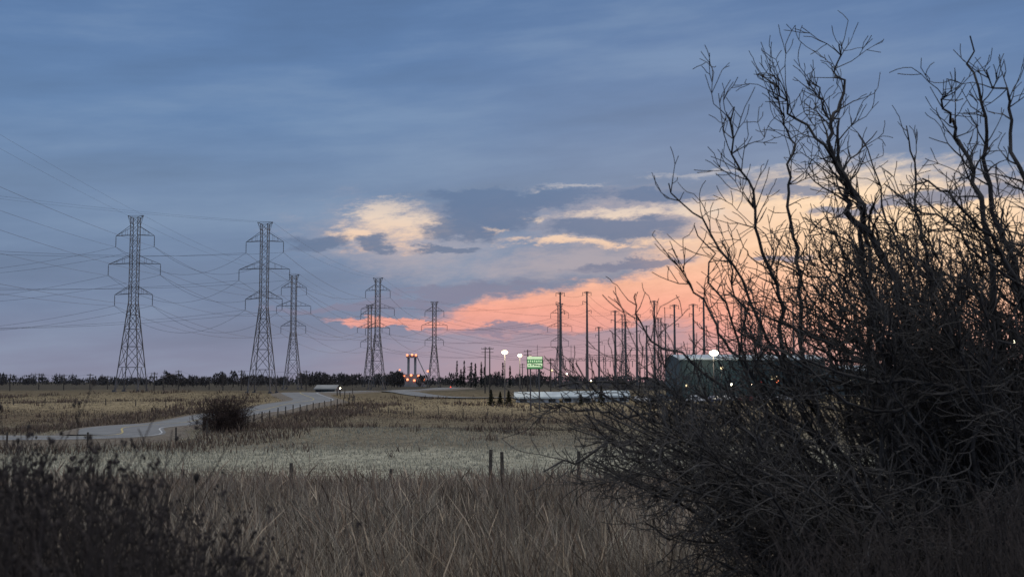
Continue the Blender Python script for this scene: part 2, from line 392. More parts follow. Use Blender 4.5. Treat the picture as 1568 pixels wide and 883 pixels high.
def gantry(px,d,wm,hm,rot=0):
    X=(px-784)/F*d; g=h1(X,d); V=[];Fc=[]
    def beam(a,b_,w=.45):
        a=Vector(a);b_=Vector(b_);t=(b_-a);L=t.length;t.normalize();u=t.cross(Vector((0,1,0)));u.normalize();v=Vector((0,1,0))
        n=max(3,int(L/1.2))
        for su in (-1,1):
            for sv in (-1,1): tube(V,Fc,[a+u*su*w+v*sv*w,b_+u*su*w+v*sv*w],.08,4,False)
        for i in range(n):
            for sv in (-1,1):
                f=1 if i%2 else -1
                tube(V,Fc,[a+t*L*i/n+u*f*w+v*sv*w,a+t*L*(i+1)/n-u*f*w+v*sv*w],.05,3,False)
    n=max(1,round(wm/14))
    for i in range(n+1):
        x_=-wm/2+wm*i/n; beam((x_,0,-.2),(x_,0,hm)); tube(V,Fc,[Vector((x_,0,hm)),Vector((x_,0,hm+5))],.1,4)
    beam((-wm/2,0,hm-1),(wm/2,0,hm-1))
    for i in range(n*3):
        x_=-wm/2+wm*(i+.5)/(n*3); tube(V,Fc,[Vector((x_,0,hm-1.4)),Vector((x_,0,hm-4))],.14,5)
    o=mkobj('substation_gantry',V,Fc,M_steel,loc=(X,d,g)); o.rotation_euler=(0,0,rot)
for a in ((900,470,42,13,.1),(975,500,44,15,-.05),(1070,480,46,14,.1),(1010,450,28,17,0),(1170,500,50,15,0)): gantry(*a)
def switchgear(px,d):
    X=(px-784)/F*d; g=h1(X,d); V=[];Fc=[]
    box(V,Fc,(0,0,1.9),(3.4,2.2,2.8)); box(V,Fc,(-2.2,0,1.8),(.8,1.8,2.2)); box(V,Fc,(2.2,0,1.8),(.8,1.8,2.2)); box(V,Fc,(0,0,.1),(5.5,3,.7))
    for i in (-1,0,1):
        tube(V,Fc,[Vector((i,0,3.3)),Vector((i,0,5.2))],[.22,.1],6)
        for k in range(5): tube(V,Fc,[Vector((i,0,3.5+.33*k)),Vector((i,0,3.62+.33*k))],.3-.02*k,8)
    tube(V,Fc,[Vector((-1.5,.6,4.1)),Vector((1.5,.6,4.1))],.45,10)
    mkobj('power_transformer',V,Fc,M_pole,loc=(X,d,g))
for a in ((880,430),(925,440),(960,425),(1000,435),(1045,430)): switchgear(*a)
def upole(px,d,top,lean=0):
    X=(px-784)/F*d; g=h1(X,d); hh=at(px,top,d).z-g; V=[];Fc=[]
    tube(V,Fc,[Vector((0,0,-.2)),Vector((lean,0,hh))],[.20,.13],7)
    for z in (hh-.5,hh-1.4): box(V,Fc,(lean,.0,z),(2.0,.12,.13))
    for xx in (-.9,-.4,.4,.9): tube(V,Fc,[Vector((xx+lean,0,hh-.42)),Vector((xx+lean,0,hh-.16))],[.06,.04],5)
    mkobj('utility_pole',V,Fc,M_wood,loc=(X,d,g))
    return Vector((X,d,g+hh-.2))
r_=random.Random(11); A_=[]
for px in (18,62,100,140,167,238,252,275,322,343,371,470):
    A_.append(upole(px,r_.uniform(330,380),r_.uniform(566,577)))
for px,d,t in ((743,300,531),(750,300,531),(808,300,535),(843,300,548),(720,420,560),(800,420,556)): upole(px,d,t)
V=[];Fc=[]
for a,c in zip(A_[:-1],A_[1:]): tube(V,Fc,[a,(a+c)/2-Vector((0,0,.5)),c],.025,3,False)
mkobj('distribution_wires',V,Fc,M_wire)
# ---------------------------------------------------------------- street lamps
def lamp(px,d,py,m,size=.33,energy=250):
    P=at(px,py,d); g=h1(P.x,d); hh=P.z-g; root=empty('street_lamp',(P.x,d,g)); V=[];Fc=[]
    tube(V,Fc,[Vector((0,.5,-.2)),Vector((0,.5,hh*.6)),Vector((0,.5,hh+.3))],[.14,.11,.08],8)
    tube(V,Fc,[Vector((0,.5,hh+.3)),Vector((0,.25,hh+.42)),Vector((0,-.4,hh+.36))],.05,6)
    box(V,Fc,(0,-.1,hh+.36),(.55,.8,.16)); mkobj('pole',V,Fc,M_pole,root)
    V=[];Fc=[]; ball(V,Fc,(0,-.1,hh),size,10,.62); mkobj('luminaire',V,Fc,m,root,smooth=True)
    L=bpy.data.lights.new('lamp_light','POINT'); L.energy=energy; L.color=(1,.85,.6); L.shadow_soft_size=.4
    lo=bpy.data.objects.new('lamp_light',L); sc.collection.objects.link(lo); lo.parent=root; lo.location=(0,-.9,hh-.5)
lamp(773,230,539,M_lamp,.58,900); lamp(796,250,544,M_lamp,.42,500); lamp(812,250,547,M_lampw,.42,400); lamp(1093,238,540,M_lampw,.95,900)
lamp(1252,250,548,M_lamp,.3,250); lamp(1551,240,523,M_lampw,.5,300)
# ---------------------------------------------------------------- lit sign
d=205;P=at(819,555,d); g=h1(P.x,d); root=empty('roadside_sign',(P.x,d,g),-.08); zc=P.z-g
M_sgreen=mat('sign_green',(.05,.25,.08),None,1,.5,emit=(.08,.28,.10),es=.6); M_swhite=mat('sign_white',(.7,.85,.6),None,1,.5,emit=(.66,.85,.5),es=.75)
M_frame=mat('sign_frame',(.04,.08,.05),None,1,.6)
V=[];Fc=[]; box(V,Fc,(0,0,zc),(2.9,.35,2.3)); mkobj('cabinet',V,Fc,M_frame,root)
V=[];Fc=[]; box(V,Fc,(0,-.19,zc+.25),(2.7,.05,.62)); box(V,Fc,(0,-.19,zc-.95),(2.7,.05,.26)); mkobj('green_panel',V,Fc,M_sgreen,root)
V=[];Fc=[]; box(V,Fc,(0,-.19,zc-.45),(2.7,.05,.66)); box(V,Fc,(0,-.19,zc+.85),(2.7,.05,.46)); mkobj('white_panel',V,Fc,M_swhite,root)
V=[];Fc=[]
for k in range(7): box(V,Fc,(-1.15+k*.38,-.225,zc+.25+.04*(k%2)),(.2,.02,.3))
mkobj('lettering',V,Fc,M_swhite,root)
V=[];Fc=[]
for k in range(5): box(V,Fc,(-1.0+k*.5,-.225,zc-.45),(.3,.02,.2))
mkobj('small_lettering',V,Fc,M_sgreen,root)
V=[];Fc=[]; tube(V,Fc,[Vector((-.8,0,-.2)),Vector((-.8,0,zc-1.15))],.12,8); tube(V,Fc,[Vector((.8,0,-.2)),Vector((.8,0,zc-1.15))],.12,8); mkobj('posts',V,Fc,M_pole,root)
# ---------------------------------------------------------------- buildings
M_teal=mat('teal_cladding',(.028,.062,.078),(.02,.046,.06),.3,.6); M_roof=mat('pale_roof',(.50,.60,.68),(.38,.46,.54),.4,.7)
M_grey=mat('grey_cladding',(.30,.32,.34),(.22,.24,.25),.5,.7); M_dgrey=mat('dark_door',(.05,.075,.085),None,.5,.6)
M_dark=mat('dark_cladding',(.12,.13,.14),(.08,.09,.10),.5,.7)
def warehouse(name,px0,px1,d,top,depth,wallm,rot=0,bays=8,lit=(),doorm=None,roofm=None):
    X0=(px0-784)/F*d; X1=(px1-784)/F*d; w=X1-X0; g=min(h1(X0,d),h1(X1,d),h1(X0,d+depth))-.2; hh=at(px0,top,d).z-g
    root=empty(name,((X0+X1)/2,d,g),rot); V=[];Fc=[]
    hw=w/2; ev=hh-.5
    for v in ((-hw,0,0),(hw,0,0),(hw,depth,0),(-hw,depth,0),(-hw,0,ev),(hw,0,ev),(hw,depth,ev),(-hw,depth,ev),(-hw,depth/2,ev+1.0),(hw,depth/2,ev+1.0)): V.append(Vector(v))
    Fc+=[(0,1,5,4),(1,2,6,9,5),(2,3,7,6),(3,0,4,8,7)]; mkobj('walls',V,Fc,wallm,root)
    V=[Vector(v) for v in ((-hw-.4,-.5,ev+.02),(hw+.4,-.5,ev+.02),(hw+.4,depth/2,ev+1.08),(-hw-.4,depth/2,ev+1.08),(hw+.4,depth+.5,ev+.02),(-hw-.4,depth+.5,ev+.02))]
    mkobj('roof',V,[(0,1,2,3),(3,2,4,5)],roofm or M_roof,root)
    V=[];Fc=[]; box(V,Fc,(0,-.56,ev-.12),(w+.8,.1,.35)); mkobj('fascia',V,Fc,roofm or M_roof,root)
    V=[];Fc=[]
    nr=int(w/1.0)
    for i in range(nr): box(V,Fc,(-hw+.5+i*w/nr,-.03,ev/2-.15),(.10,.06,ev-.5))
    mkobj('cladding_ribs',V,Fc,wallm,root)
    V=[];Fc=[];V2=[];F2=[];V3=[];F3=[]; dh=min(3.4,ev*.75)
    for i in range(bays):
        xx=-hw+w*(i+.5)/bays
        if i%2: box(V3,F3,(xx,-.08,dh/2+.1),(min(3.2,w/bays*.8),.1,dh))
        else: 
            if i in lit: box(V2,F2,(xx,-.08,ev*.55),(1.2,.1,.7))
            else: box(V,Fc,(xx,-.08,ev*.55),(1.4,.1,.8))
    if V: mkobj('windows',V,Fc,M_glass,root)
    if V2: mkobj('lit_windows',V2,F2,M_winlit,root)
    if V3: mkobj('overhead_doors',V3,F3,doorm or M_grey,root)
warehouse('warehouse',1040,1262,245,545,22,M_teal,0,10,(6,),M_dgrey)
warehouse('industrial_shed',1290,1560,260,562,18,M_teal,0,9,(4,),M_dgrey)
warehouse('office_building',484,514,330,592,10,M_dark,0,3,(),M_dgrey,M_grey)
for a in ((790,856,236,604,7),(862,905,238,603,7),(912,962,240,602,8)): warehouse('storage_shed',*a,M_white,0,3,())
def plant(px,d):
    X=(px-784)/F*d; g=h1(X,d); root=empty('grain_elevator',(X,d,g)); V=[];Fc=[]
    box(V,Fc,(0,0,3.5),(8,8,7)); box(V,Fc,(0,0,17.0),(6.0,5,1.6)); 
    for sx in (-1,1):
        tube(V,Fc,[Vector((sx*1.9,0,6)),Vector((sx*1.9,0,16.5))],.7,12)
        tube(V,Fc,[Vector((sx*6.0,0,0)),Vector((sx*6.0,0,5.5)),Vector((sx*6.0,0,6.5))],[1.8,1.8,.3],12)
    tube(V,Fc,[Vector((2.8,0,17)),Vector((8,0,6))],.25,6); mkobj('structure',V,Fc,M_grey,root)
    V=[];Fc=[]
    for p in ((-2.4,-2.8,17.6),(0.3,-2.8,17.8),(2.5,-2.8,17.6),(-4,-4.4,6),(0,-4.4,6.4),(4.1,-4.4,6),(7,-3,4),(-7,-3,4),(1.8,-4.4,3.5),(-2,-4.4,4)): ball(V,Fc,p,.6,8)
    mkobj('flood_lights',V,Fc,M_orange,root)
plant(631,640)
def mast(px,py,d,m,s):
    P=at(px,py,d); g=h1(P.x,d); root=empty('light_mast',(P.x,d,g)); hh=max(P.z-g,.8); V=[];Fc=[]
    tube(V,Fc,[Vector((0,.1,-.2)),Vector((0,.1,hh+.3))],.07,6); box(V,Fc,(0,0,hh+s+.1),(.4,.5,.12)); mkobj('mast',V,Fc,M_pole,root)
    V=[];Fc=[]; ball(V,Fc,(0,-.1,hh),s,8); mkobj('lamp',V,Fc,m,root)
for a in ((690,597,400,M_red,.2),(521,594,330,M_lampw,.16),(1190,583,236,M_orange,.35),(1120,588,232,M_lampw,.22),(1105,563,240,M_winlit,.3),(1150,588,230,M_lampw,.2),(1052,590,234,M_winlit,.3),(845,567,400,M_winlit,.4),(868,572,420,M_lampw,.22),(1300,582,240,M_lamp,.25),(1437,575,240,M_lamp,.2),(655,568,620,M_orange,.5),(612,566,650,M_orange,.4),(1165,585,238,M_red,.15),(1222,590,235,M_lampw,.22),(905,583,400,M_lamp,.25)): mast(*a)
def car(px,d,colr,rot,truck=False):
    X=(px-784)/F*d; g=h1(X,d)+.05; root=empty('parked_pickup' if truck else 'parked_car',(X,d,g),rot)
    mp__=mat('car_paint',colr,tuple(c*.85 for c in colr),.5,.3)
    prof=[(-2.3,.4),(-2.3,.95),(-1.9,1.02),(-.8,1.02),(-.75,1.75),(.6,1.75),(1.1,1.1),(2.2,1.0),(2.35,.8),(2.35,.4)] if truck else [(-2.2,.35),(-2.25,.85),(-1.9,.98),(-1.3,1.42),(.3,1.45),(1.0,.98),(2.0,.85),(2.2,.6),(2.2,.35)]
    V=[];n=len(prof)
    for s in (-1,1):
        for x_,z_ in prof:
            V.append(Vector((x_,s*(.88 if z_<1.05 else .72),z_)))
    Fc=[tuple(range(n)),tuple(range(2*n-1,n-1,-1))]+[(i,i+n,(i+1)%n+n,(i+1)%n) for i in range(n)]
    mkobj('body',V,Fc,mp__,root)
    V=[];Fc=[]
    for s in (-1,1): box(V,Fc,(-.15 if truck else -.5,s*.80,1.28),(1.2 if truck else 1.5,.06,.3))
    mkobj('windows',V,Fc,M_glass,root)
    V=[];Fc=[]
    for sx in (-1.35,1.4):
        for s in (-.82,.82): tube(V,Fc,[Vector((sx,s-.11,.34)),Vector((sx,s+.11,.34))],.34,12)
    mkobj('wheels',V,Fc,M_rub,root)
for a in ((1062,228,(.7,.72,.75),.1,True),(1092,228,(.1,.12,.2),1.2),(1118,229,(.75,.75,.75),.2),(1146,228,(.12,.02,.02),.4),(1172,229,(.7,.7,.72),.1,True),(1205,228,(.5,.52,.55),0),(1235,229,(.05,.05,.06),.3,True),(985,236,(.7,.7,.7),.1),(1010,236,(.15,.17,.2),.0,True),(1330,240,(.6,.6,.6),.1)): car(*a)
# ---------------------------------------------------------------- trees
def leafcloud(centres,name,colA,colB,trunk=True,fs=.5,spruce=False,nf=90,rs=1):
    r=np.random.default_rng(rs); Vs=[];Cs=[]
    for (X,Y,hh,wd) in centres:
        g=h1(X,Y)
        n=int(nf*r.uniform(.7,1.3))
        t=r.uniform(.0 if spruce else .2,1,n)
        if spruce: rad=wd/2*(1.02-t)*(.75+.35*np.sin(t*38))*r.uniform(.3,1,n)
        else: rad=wd/2*np.sqrt(np.clip(1-((t-.55)/.5)**2,0,1))*np.sqrt(r.uniform(0,1,n))
        a=r.uniform(0,2*np.pi,n); c=np.stack([X+rad*np.cos(a),Y+rad*np.sin(a),g+hh*(t if not spruce else .06+.94*t)-(.12*rad if spruce else 0)],1)
        s=fs*r.uniform(.5,1.3,(n,1)); d1=r.normal(size=(n,3)); d1/=np.linalg.norm(d1,axis=1)[:,None]; d2=np.cross(d1,r.normal(size=(n,3))); d2/=np.linalg.norm(d2,axis=1)[:,None]
        if not spruce: d1=d1*np.array([.6,.6,1.6])
        Q=np.stack([c-d1*s,c-d2*s*.35,c+d1*s,c+d2*s*.35],1).reshape(-1,3); Vs.append(Q)
        f=r.uniform(0,1,(n,1)); col=np.array(colA)*(1-f)+np.array(colB)*f; Cs.append(np.repeat(col,4,0))
        if trunk:
            k=.02*hh; q=np.array([[X-k,Y,g-.2],[X+k,Y,g-.2],[X+k*.3,Y,g+hh*.9],[X-k*.3,Y,g+hh*.9]]); Vs.append(q); Vs.append(q[:, [0,1,2]]+np.array([[k,-k,0],[-k,k,0],[0,0,0],[0,0,0]])); Cs.append(np.tile(np.array(colA)*.7,(8,1)))
    Vv=np.concatenate(Vs); C=np.concatenate(Cs); Q=np.arange(len(Vv)).reshape(-1,4)
    return mesh_np(name,Vv,Q,C,M_leaf)
M_leaf=attrmat('foliage')
r=random.Random(4); cs=[]
for i in range(520):
    px=r.uniform(-150,1750); d=r.uniform(780,1100); cs.append(((px-784)/F*d,d,r.uniform(3,7.5)*(1.25 if 440<px<620 or px<120 else 1),r.uniform(6,14)))
leafcloud(cs,'distant_tree_line',(.05,.052,.058),(.09,.087,.092),fs=1.3,nf=70)
cs=[]
for i in range(70):
    px=r.choice([r.gauss(500,35),r.gauss(600,25),r.gauss(760,40),r.uniform(240,420)]); d=r.uniform(520,640); cs.append(((px-784)/F*d,d,r.uniform(4,8),r.uniform(4,8)))
leafcloud(cs,'distant_woodland',(.045,.045,.05),(.085,.078,.075),fs=.8,nf=120)
cs=[((px-784)/F*560,560,r.uniform(7,13),3.6) for px in (700,706,711,722,728,737,742,770,781,826)]
leafcloud(cs,'distant_spruces',(.015,.022,.02),(.03,.04,.035),fs=.6,nf=160,spruce=True)
for px,d,top,w in ((752,222,597,2.2),(766,224,600,2.0),(779,223,598,2.4),(920,226,590,2.2),(889,230,603,1.8),(1040,226,594,2.4)):
    X=(px-784)/F*d; hh=at(px,top,d).z-h1(X,d); leafcloud([(X,d,hh,w)],'spruce_tree',(.02,.028,.02),(.06,.05,.03),fs=.22,nf=700,spruce=True,rs=px)
# ---------------------------------------------------------------- bare shrubs
def rot_dir(d,ang,az):
    ref=Vector((0,0,1)) if abs(d.z)<.9 else Vector((1,0,0))
    u=d.cross(ref).normalized(); v=d.cross(u)
    return (d*math.cos(ang)+(u*math.cos(az)+v*math.sin(az))*math.sin(ang)).normalized()
def grow(V,Fc,p,d,L,r0,level,R,seglen,up=.10,maxl=3,rmin=.0018,dens=1):
    n=max(3,int(L/seglen)); pts=[p.copy()]; rad=[r0]; q=p.copy(); dirs=[d]
    for i in range(n):
        d=(d+Vector((R.gauss(0,.22),R.gauss(0,.22),R.gauss(0,.2)+up))).normalized()
        q=q+d*(L/n); pts.append(q.copy()); rad.append(max(rmin,r0*(1-.7*(i+1)/n))); dirs.append(d)
    tube(V,Fc,pts,rad,4 if r0>.008 else 3,False)
    if level<maxl:
        k=int((2+L*6.0)*dens*R.uniform(.7,1.2))
        for j in range(k):
            i=R.randint(max(1,n//5),n); L2=L*R.uniform(.25,.6)
            if L2<seglen*1.5: continue
            grow(V,Fc,pts[i],rot_dir(dirs[i],R.uniform(.35,1.05),R.uniform(0,6.28)),L2,max(rmin,rad[i]*.75),level+1,R,seglen,up,maxl,rmin,dens)
R=random.Random(21); BV=[];BF=[]
def stem(P,r0,r1,kids,L0=.7,maxl=3,droop=.08):
    path=catmull(P,6); n=len(path)
    off=Vector((0,0,0))
    for i in range(1,n):
        off=off*.72+Vector((R.gauss(0,.024),R.gauss(0,.03),R.gauss(0,.02))); path[i]=path[i]+off
    rad=[r0+(r1-r0)*(i/(n-1))**.8 for i in range(n)]
    tube(BV,BF,path,rad,7,False)
    for j in range(kids):
        f=R.uniform(.22,1)**.8; i=min(n-2,int(f*(n-1))); d=(path[i+1]-path[i]).normalized()
        d2=rot_dir(d,R.uniform(.3,1.0),R.uniform(0,6.28)); 
        grow(BV,BF,path[i],d2,L0*R.uniform(.45,1.2)*(1.15-.5*f),max(.0045,rad[i]*.55),1,R,.062,droop,maxl,.0027)
def S(lst,d0,d1,r0=.02,r1=.0045,kids=16,L0=.75,**k):
    n=len(lst); P=[at(a,b_,d0+(d1-d0)*i/(n-1)) for i,(a,b_) in enumerate(lst)]
    P[0].z=h1(P[0].x,P[0].y)-.1
    stem(P,r0,r1,kids,L0,**k)
S([(1480,1083),(1420,800),(1395,600),(1362,400),(1305,310),(1268,235),(1282,150),(1285,75)],8,7.8,.048,.0045,34,.5)
S([(1460,1083),(1385,760),(1340,560),(1325,380),(1292,260),(1225,175),(1175,112)],8.2,7.6,.034,.0045,32,.5)
S([(1460,1083),(1385,760),(1350,560),(1330,350),(1275,230),(1255,170),(1240,120)],8.1,8.0,.026,.0045,26,.42)
S([(1440,1083),(1330,780),(1220,600),(1180,430),(1150,310),(1110,180)],8,7.2,.028,.0045,32,.55)
S([(1440,1083),(1300,760),(1240,560),(1215,400),(1200,300),(1215,210),(1185,140)],8.6,8.2,.026,.0045,30,.45)
S([(1420,1083),(1250,800),(1130,650),(1000,590),(860,592)],8,7.2,.028,.0045,34,.55)
S([(1400,1083),(1240,860),(1090,740),(940,685),(840,722)],7.8,7.0,.028,.0045,30,.5,droop=.03)
S([(1400,1083),(1200,780),(1080,665),(930,625),(840,610)],8.2,7.6,.024,.0045,32,.5)
S([(1400,1083),(1230,820),(1100,700),(980,640),(880,560)],7.6,7.2,.022,.0045,28,.5)
S([(1420,1083),(1250,830),(1120,720),(990,700),(900,650)],7.4,6.9,.022,.0045,30,.5,droop=.04)
S([(1430,1083),(1285,700),(1170,520),(1100,380),(1025,278)],8,7.4,.022,.004,18,.38)
S([(1430,1083),(1290,720),(1150,570),(1085,480),(1040,398)],7.6,7,.02,.004,17,.4)
S([(1430,1083),(1250,740),(1110,600),(1000,520),(958,455)],8.2,7.9,.02,.004,15,.35)
S([(1430,1083),(1270,740),(1150,600),(1095,440),(1068,335)],8.5,8.2,.02,.004,16,.4)
S([(1430,1083),(1280,740),(1170,600),(1120,470),(1120,370)],8.3,8.0,.02,.004,20,.45)
S([(1560,1083),(1540,700),(1510,450),(1485,260),(1455,190),(1440,150)],7.5,7.0,.034,.0045,24,.42)
S([(1600,1083),(1580,600),(1530,330),(1500,180),(1488,62)],7.6,7.2,.032,.0045,20,.36)
S([(1650,1083),(1610,500),(1570,300),(1545,170),(1510,110)],7.2,7.0,.028,.0045,20,.40)
S([(1500,1083),(1450,600),(1425,420),(1408,290),(1385,195)],8.2,8,.024,.004,14,.30)
S([(1480,1083),(1440,700),(1400,480),(1370,350),(1325,200)],8.6,8.4,.026,.004,20,.40)
S([(1480,1083),(1520,700),(1600,520),(1690,380)],7.8,7.2,.028,.005,30,.7)
S([(1600,1083),(1600,700),(1590,500),(1480,330),(1400,270)],7.2,6.8,.03,.005,28,.42)
# arching limbs that lean left out of the thicket
for i in range(26):
    bx=R.uniform(1420,1680); ex=R.uniform(1100,1420); ey=np.interp(ex,[1100,1250,1420],[500,350,310])+R.uniform(0,130); d0=R.uniform(6.9,9)
    S([(bx,1083),(bx-20,820),(bx+(ex-bx)*.30,600),(bx+(ex-bx)*.68,float(ey)+75),(ex,float(ey))],d0,d0-R.uniform(-.3,.8),R.uniform(.018,.032),.0045,26,.5,droop=.10)
for i in range(14):
    bx=R.uniform(1460,1700); ex=R.uniform(1440,1640); ey=R.uniform(270,430); d0=R.uniform(6.9,8.6)
    S([(bx,1083),(bx+30,800),(bx+60,600),(ex+50,ey+110),(ex-90,ey)],d0,d0-.4,R.uniform(.018,.03),.0045,26,.45,droop=.10)
S([(1420,1083),(1230,900),(1100,830),(990,800)],7.4,6.8,.018,.004,24,.45,droop=.02)
S([(1420,1083),(1250,920),(1150,860),(1060,880)],7.0,6.2,.018,.004,22,.45,droop=.0)
for i in range(76):
    bx=R.uniform(1330,1660); tx=R.choice([R.uniform(1090,1640),R.uniform(1220,1680)]); lim=np.interp(tx,[1000,1150,1250,1350,1420,1640],[620,430,330,350,350,300])
    ty=R.uniform(lim,lim+300); d0=R.uniform(6.8,9.6); d1=d0+R.uniform(-.8,.5)
    mx=bx+(tx-bx)*.35+R.gauss(0,45); my=1083+(ty-1083)*.5
    S([(bx,1083),(mx,my),(mx+(tx-mx)*.55+R.gauss(0,35),my+(ty-my)*.6),(tx,ty)],d0,d1,R.uniform(.013,.027),.004,22,.55)
for i in range(60):
    bx=R.uniform(1300,1600); tx=R.choice([R.uniform(880,1180),R.uniform(1020,1600)]); lo=np.interp(tx,[880,1000,1600],[590,580,620]); ty=R.uniform(lo,880 if tx>1050 else 740); d0=R.uniform(6.2,8.5)
    S([(bx,1083),((bx+tx)/2+30,(1083+ty)/2-50+R.gauss(0,25)),(tx,ty)],d0,d0-R.uniform(.2,1),R.uniform(.011,.022),.004,22,.55,droop=.02)
mkobj('bare_bush',BV,BF,M_bark,smooth=True)
print('BUSH verts',len(BV))
def shrub(px,py,wd,hh,n,seed,name='shrub'):
    q=hit(px,py); V=[];Fc=[]; R2=random.Random(seed)
    for i in range(n):
        a=R2.uniform(0,6.28); tilt=R2.uniform(.05,1.3); d=Vector((math.sin(tilt)*math.cos(a),math.sin(tilt)*math.sin(a),math.cos(tilt)))
        L=1/math.sqrt((math.sin(tilt)/(wd/2))**2+(math.cos(tilt)/hh)**2)
        grow(V,Fc,Vector((R2.gauss(0,wd*.1),R2.gauss(0,wd*.1),0)),d,L*R2.uniform(.7,1.0),.03,1,R2,.3,.03,3,.013,.5)
    mkobj(name,V,Fc,M_shrub,loc=q)
shrub(345,660,6.0,3.3,150,1)
shrub(215,632,2.0,1.2,12,2); shrub(598,700,1.4,.7,8,4)
# ---------------------------------------------------------------- world
w=bpy.data.worlds.new('World'); sc.world=w; w.use_nodes=True; nt=w.node_tree; nt.nodes.clear()
try: w.cycles.sampling_method='MANUAL'; w.cycles.sample_map_resolution=256
except Exception as e: print(e)
def mth(op,a,b_=None,c=None,clamp=False):
    n=nt.nodes.new('ShaderNodeMath'); n.operation=op; n.use_clamp=clamp
    for i,v in enumerate((a,b_,c)):
        if v is None: continue
        if isinstance(v,(int,float)): n.inputs[i].default_value=v
        else: nt.links.new(v,n.inputs[i])
    return n.outputs[0]
def vec(a,b_,c=0):
    n=nt.nodes.new('ShaderNodeCombineXYZ')
    for i,v in enumerate((a,b_,c)):
        if isinstance(v,(int,float)): n.inputs[i].default_value=v
        else: nt.links.new(v,n.inputs[i])
    return n.outputs[0]
def noise(v,scale,detail=4,rough=.55):
    n=nt.nodes.new('ShaderNodeTexNoise'); n.noise_dimensions='2D'; n.inputs['Scale'].default_value=scale; n.inputs['Detail'].default_value=detail; n.inputs['Roughness'].default_value=rough
    nt.links.new(v,n.inputs['Vector']); return n.outputs['Fac']
def smooth(v,a,b_):
    n=nt.nodes.new('ShaderNodeMapRange'); n.interpolation_type='SMOOTHSTEP'; n.inputs['From Min'].default_value=a; n.inputs['From Max'].default_value=b_; nt.links.new(v,n.inputs['Value']); return n.outputs[0]
def srgb(c): return tuple(((v/255)/12.92 if v/255<=.04045 else ((v/255+.055)/1.055)**2.4) for v in c)
def ramp(v,st,mx=650.):
    n=nt.nodes.new('ShaderNodeValToRGB'); nt.links.new(mth('DIVIDE',v,mx),n.inputs[0]); E=n.color_ramp.elements
    E[0].position=st[0][0]/mx; E[0].color=(*srgb(st[0][1]),1); E[1].position=st[-1][0]/mx; E[1].color=(*srgb(st[-1][1]),1)
    for p,c in st[1:-1]:
        e=E.new(p/mx); e.color=(*srgb(c),1)
    return n.outputs[0]
def mix(f,a,b_):
    n=nt.nodes.new('ShaderNodeMix'); n.data_type='RGBA'; 
    if isinstance(f,(int,float)): n.inputs[0].default_value=f
    else: nt.links.new(f,n.inputs[0])
    for i,v in ((6,a),(7,b_)):
        if isinstance(v,tuple): n.inputs[i].default_value=(*v,1)
        else: nt.links.new(v,n.inputs[i])
    return n.outputs[2]
tc=nt.nodes.new('ShaderNodeTexCoord'); sp=nt.nodes.new('ShaderNodeSeparateXYZ'); nt.links.new(tc.outputs['Generated'],sp.inputs[0])
U=mth('MULTIPLY',mth('ARCTAN2',sp.outputs[0],sp.outputs[1]),F); Vv_=mth('MULTIPLY',mth('ARCSINE',sp.outputs[2]),F)
def uv(px,py):
    r=ray(px,py).normalized(); return math.atan2(r.x,r.y)*F, math.asin(r.z)*F
base=vec(mth('DIVIDE',U,170),mth('DIVIDE',Vv_,62))
wA=mth('SUBTRACT',noise(base,1.0,6,.68),.5); base2=vec(mth('ADD',mth('DIVIDE',U,170),7.3),mth('ADD',mth('DIVIDE',Vv_,62),3.1)); wB=mth('SUBTRACT',noise(base2,1.3,6,.68),.5)
Uw=mth('MULTIPLY_ADD',wA,160,U); Vw=mth('MULTIPLY_ADD',wB,54,Vv_); UV=vec(Uw,Vw)
fine=mth('SUBTRACT',noise(vec(mth('DIVIDE',U,46),mth('DIVIDE',mth('MULTIPLY_ADD',U,-.12,Vv_),13)),1,6,.7),.5)
def blob(px,py,rx,ry,rot=0):
    u,v=uv(px,py); n=nt.nodes.new('ShaderNodeMapping'); n.vector_type='TEXTURE'; n.inputs['Location'].default_value=(u,v,0); n.inputs['Rotation'].default_value=(0,0,math.radians(rot)); n.inputs['Scale'].default_value=(rx,ry,1)
    nt.links.new(UV,n.inputs['Vector']); l=nt.nodes.new('ShaderNodeVectorMath'); l.operation='LENGTH'; nt.links.new(n.outputs[0],l.inputs[0])
    return mth('SUBTRACT',1,l.outputs['Value'])
def blobs(lst,s0,s1,fa=.5):
    o=None
    for b_ in lst:
        v=blob(*b_); o=v if o is None else mth('MAXIMUM',o,v)
    return smooth(mth('MULTIPLY_ADD',fine,fa,o),s0,s1)
deck=ramp(Vv_,[(0,(132,134,156)),(45,(128,135,160)),(110,(116,132,161)),(200,(114,135,166)),(290,(114,138,171)),(390,(102,132,172)),(500,(95,126,169)),(620,(90,120,163))])
st=noise(vec(mth('DIVIDE',U,480),mth('DIVIDE',mth('MULTIPLY_ADD',U,-.08,Vv_),80)),1,6,.55)
warm=blobs([(1080,330,620,330)],-.2,1.0,.1)
deck=mix(mth('MULTIPLY',warm,.25),deck,srgb((152,154,168)))
greyer=smooth(st,.45,.75); deck=mix(mth('MULTIPLY',greyer,.30),deck,srgb((128,146,166)))
hs=nt.nodes.new('ShaderNodeVectorMath'); hs.operation='SCALE'; nt.links.new(deck,hs.inputs[0]); nt.links.new(mth('MULTIPLY_ADD',st,.55,.73),hs.inputs['Scale']); deck=hs.outputs[0]
pk=ramp(Vv_,[(0,(172,144,154)),(35,(192,150,156)),(75,(224,158,152)),(110,(240,166,148)),(150,(242,182,156)),(200,(245,200,168)),(260,(250,216,184)),(330,(240,222,200))])
pk=mix(mth('MULTIPLY',blobs([(1420,400,330,190)],-.1,.9,.1),.5),pk,srgb((255,228,188)))
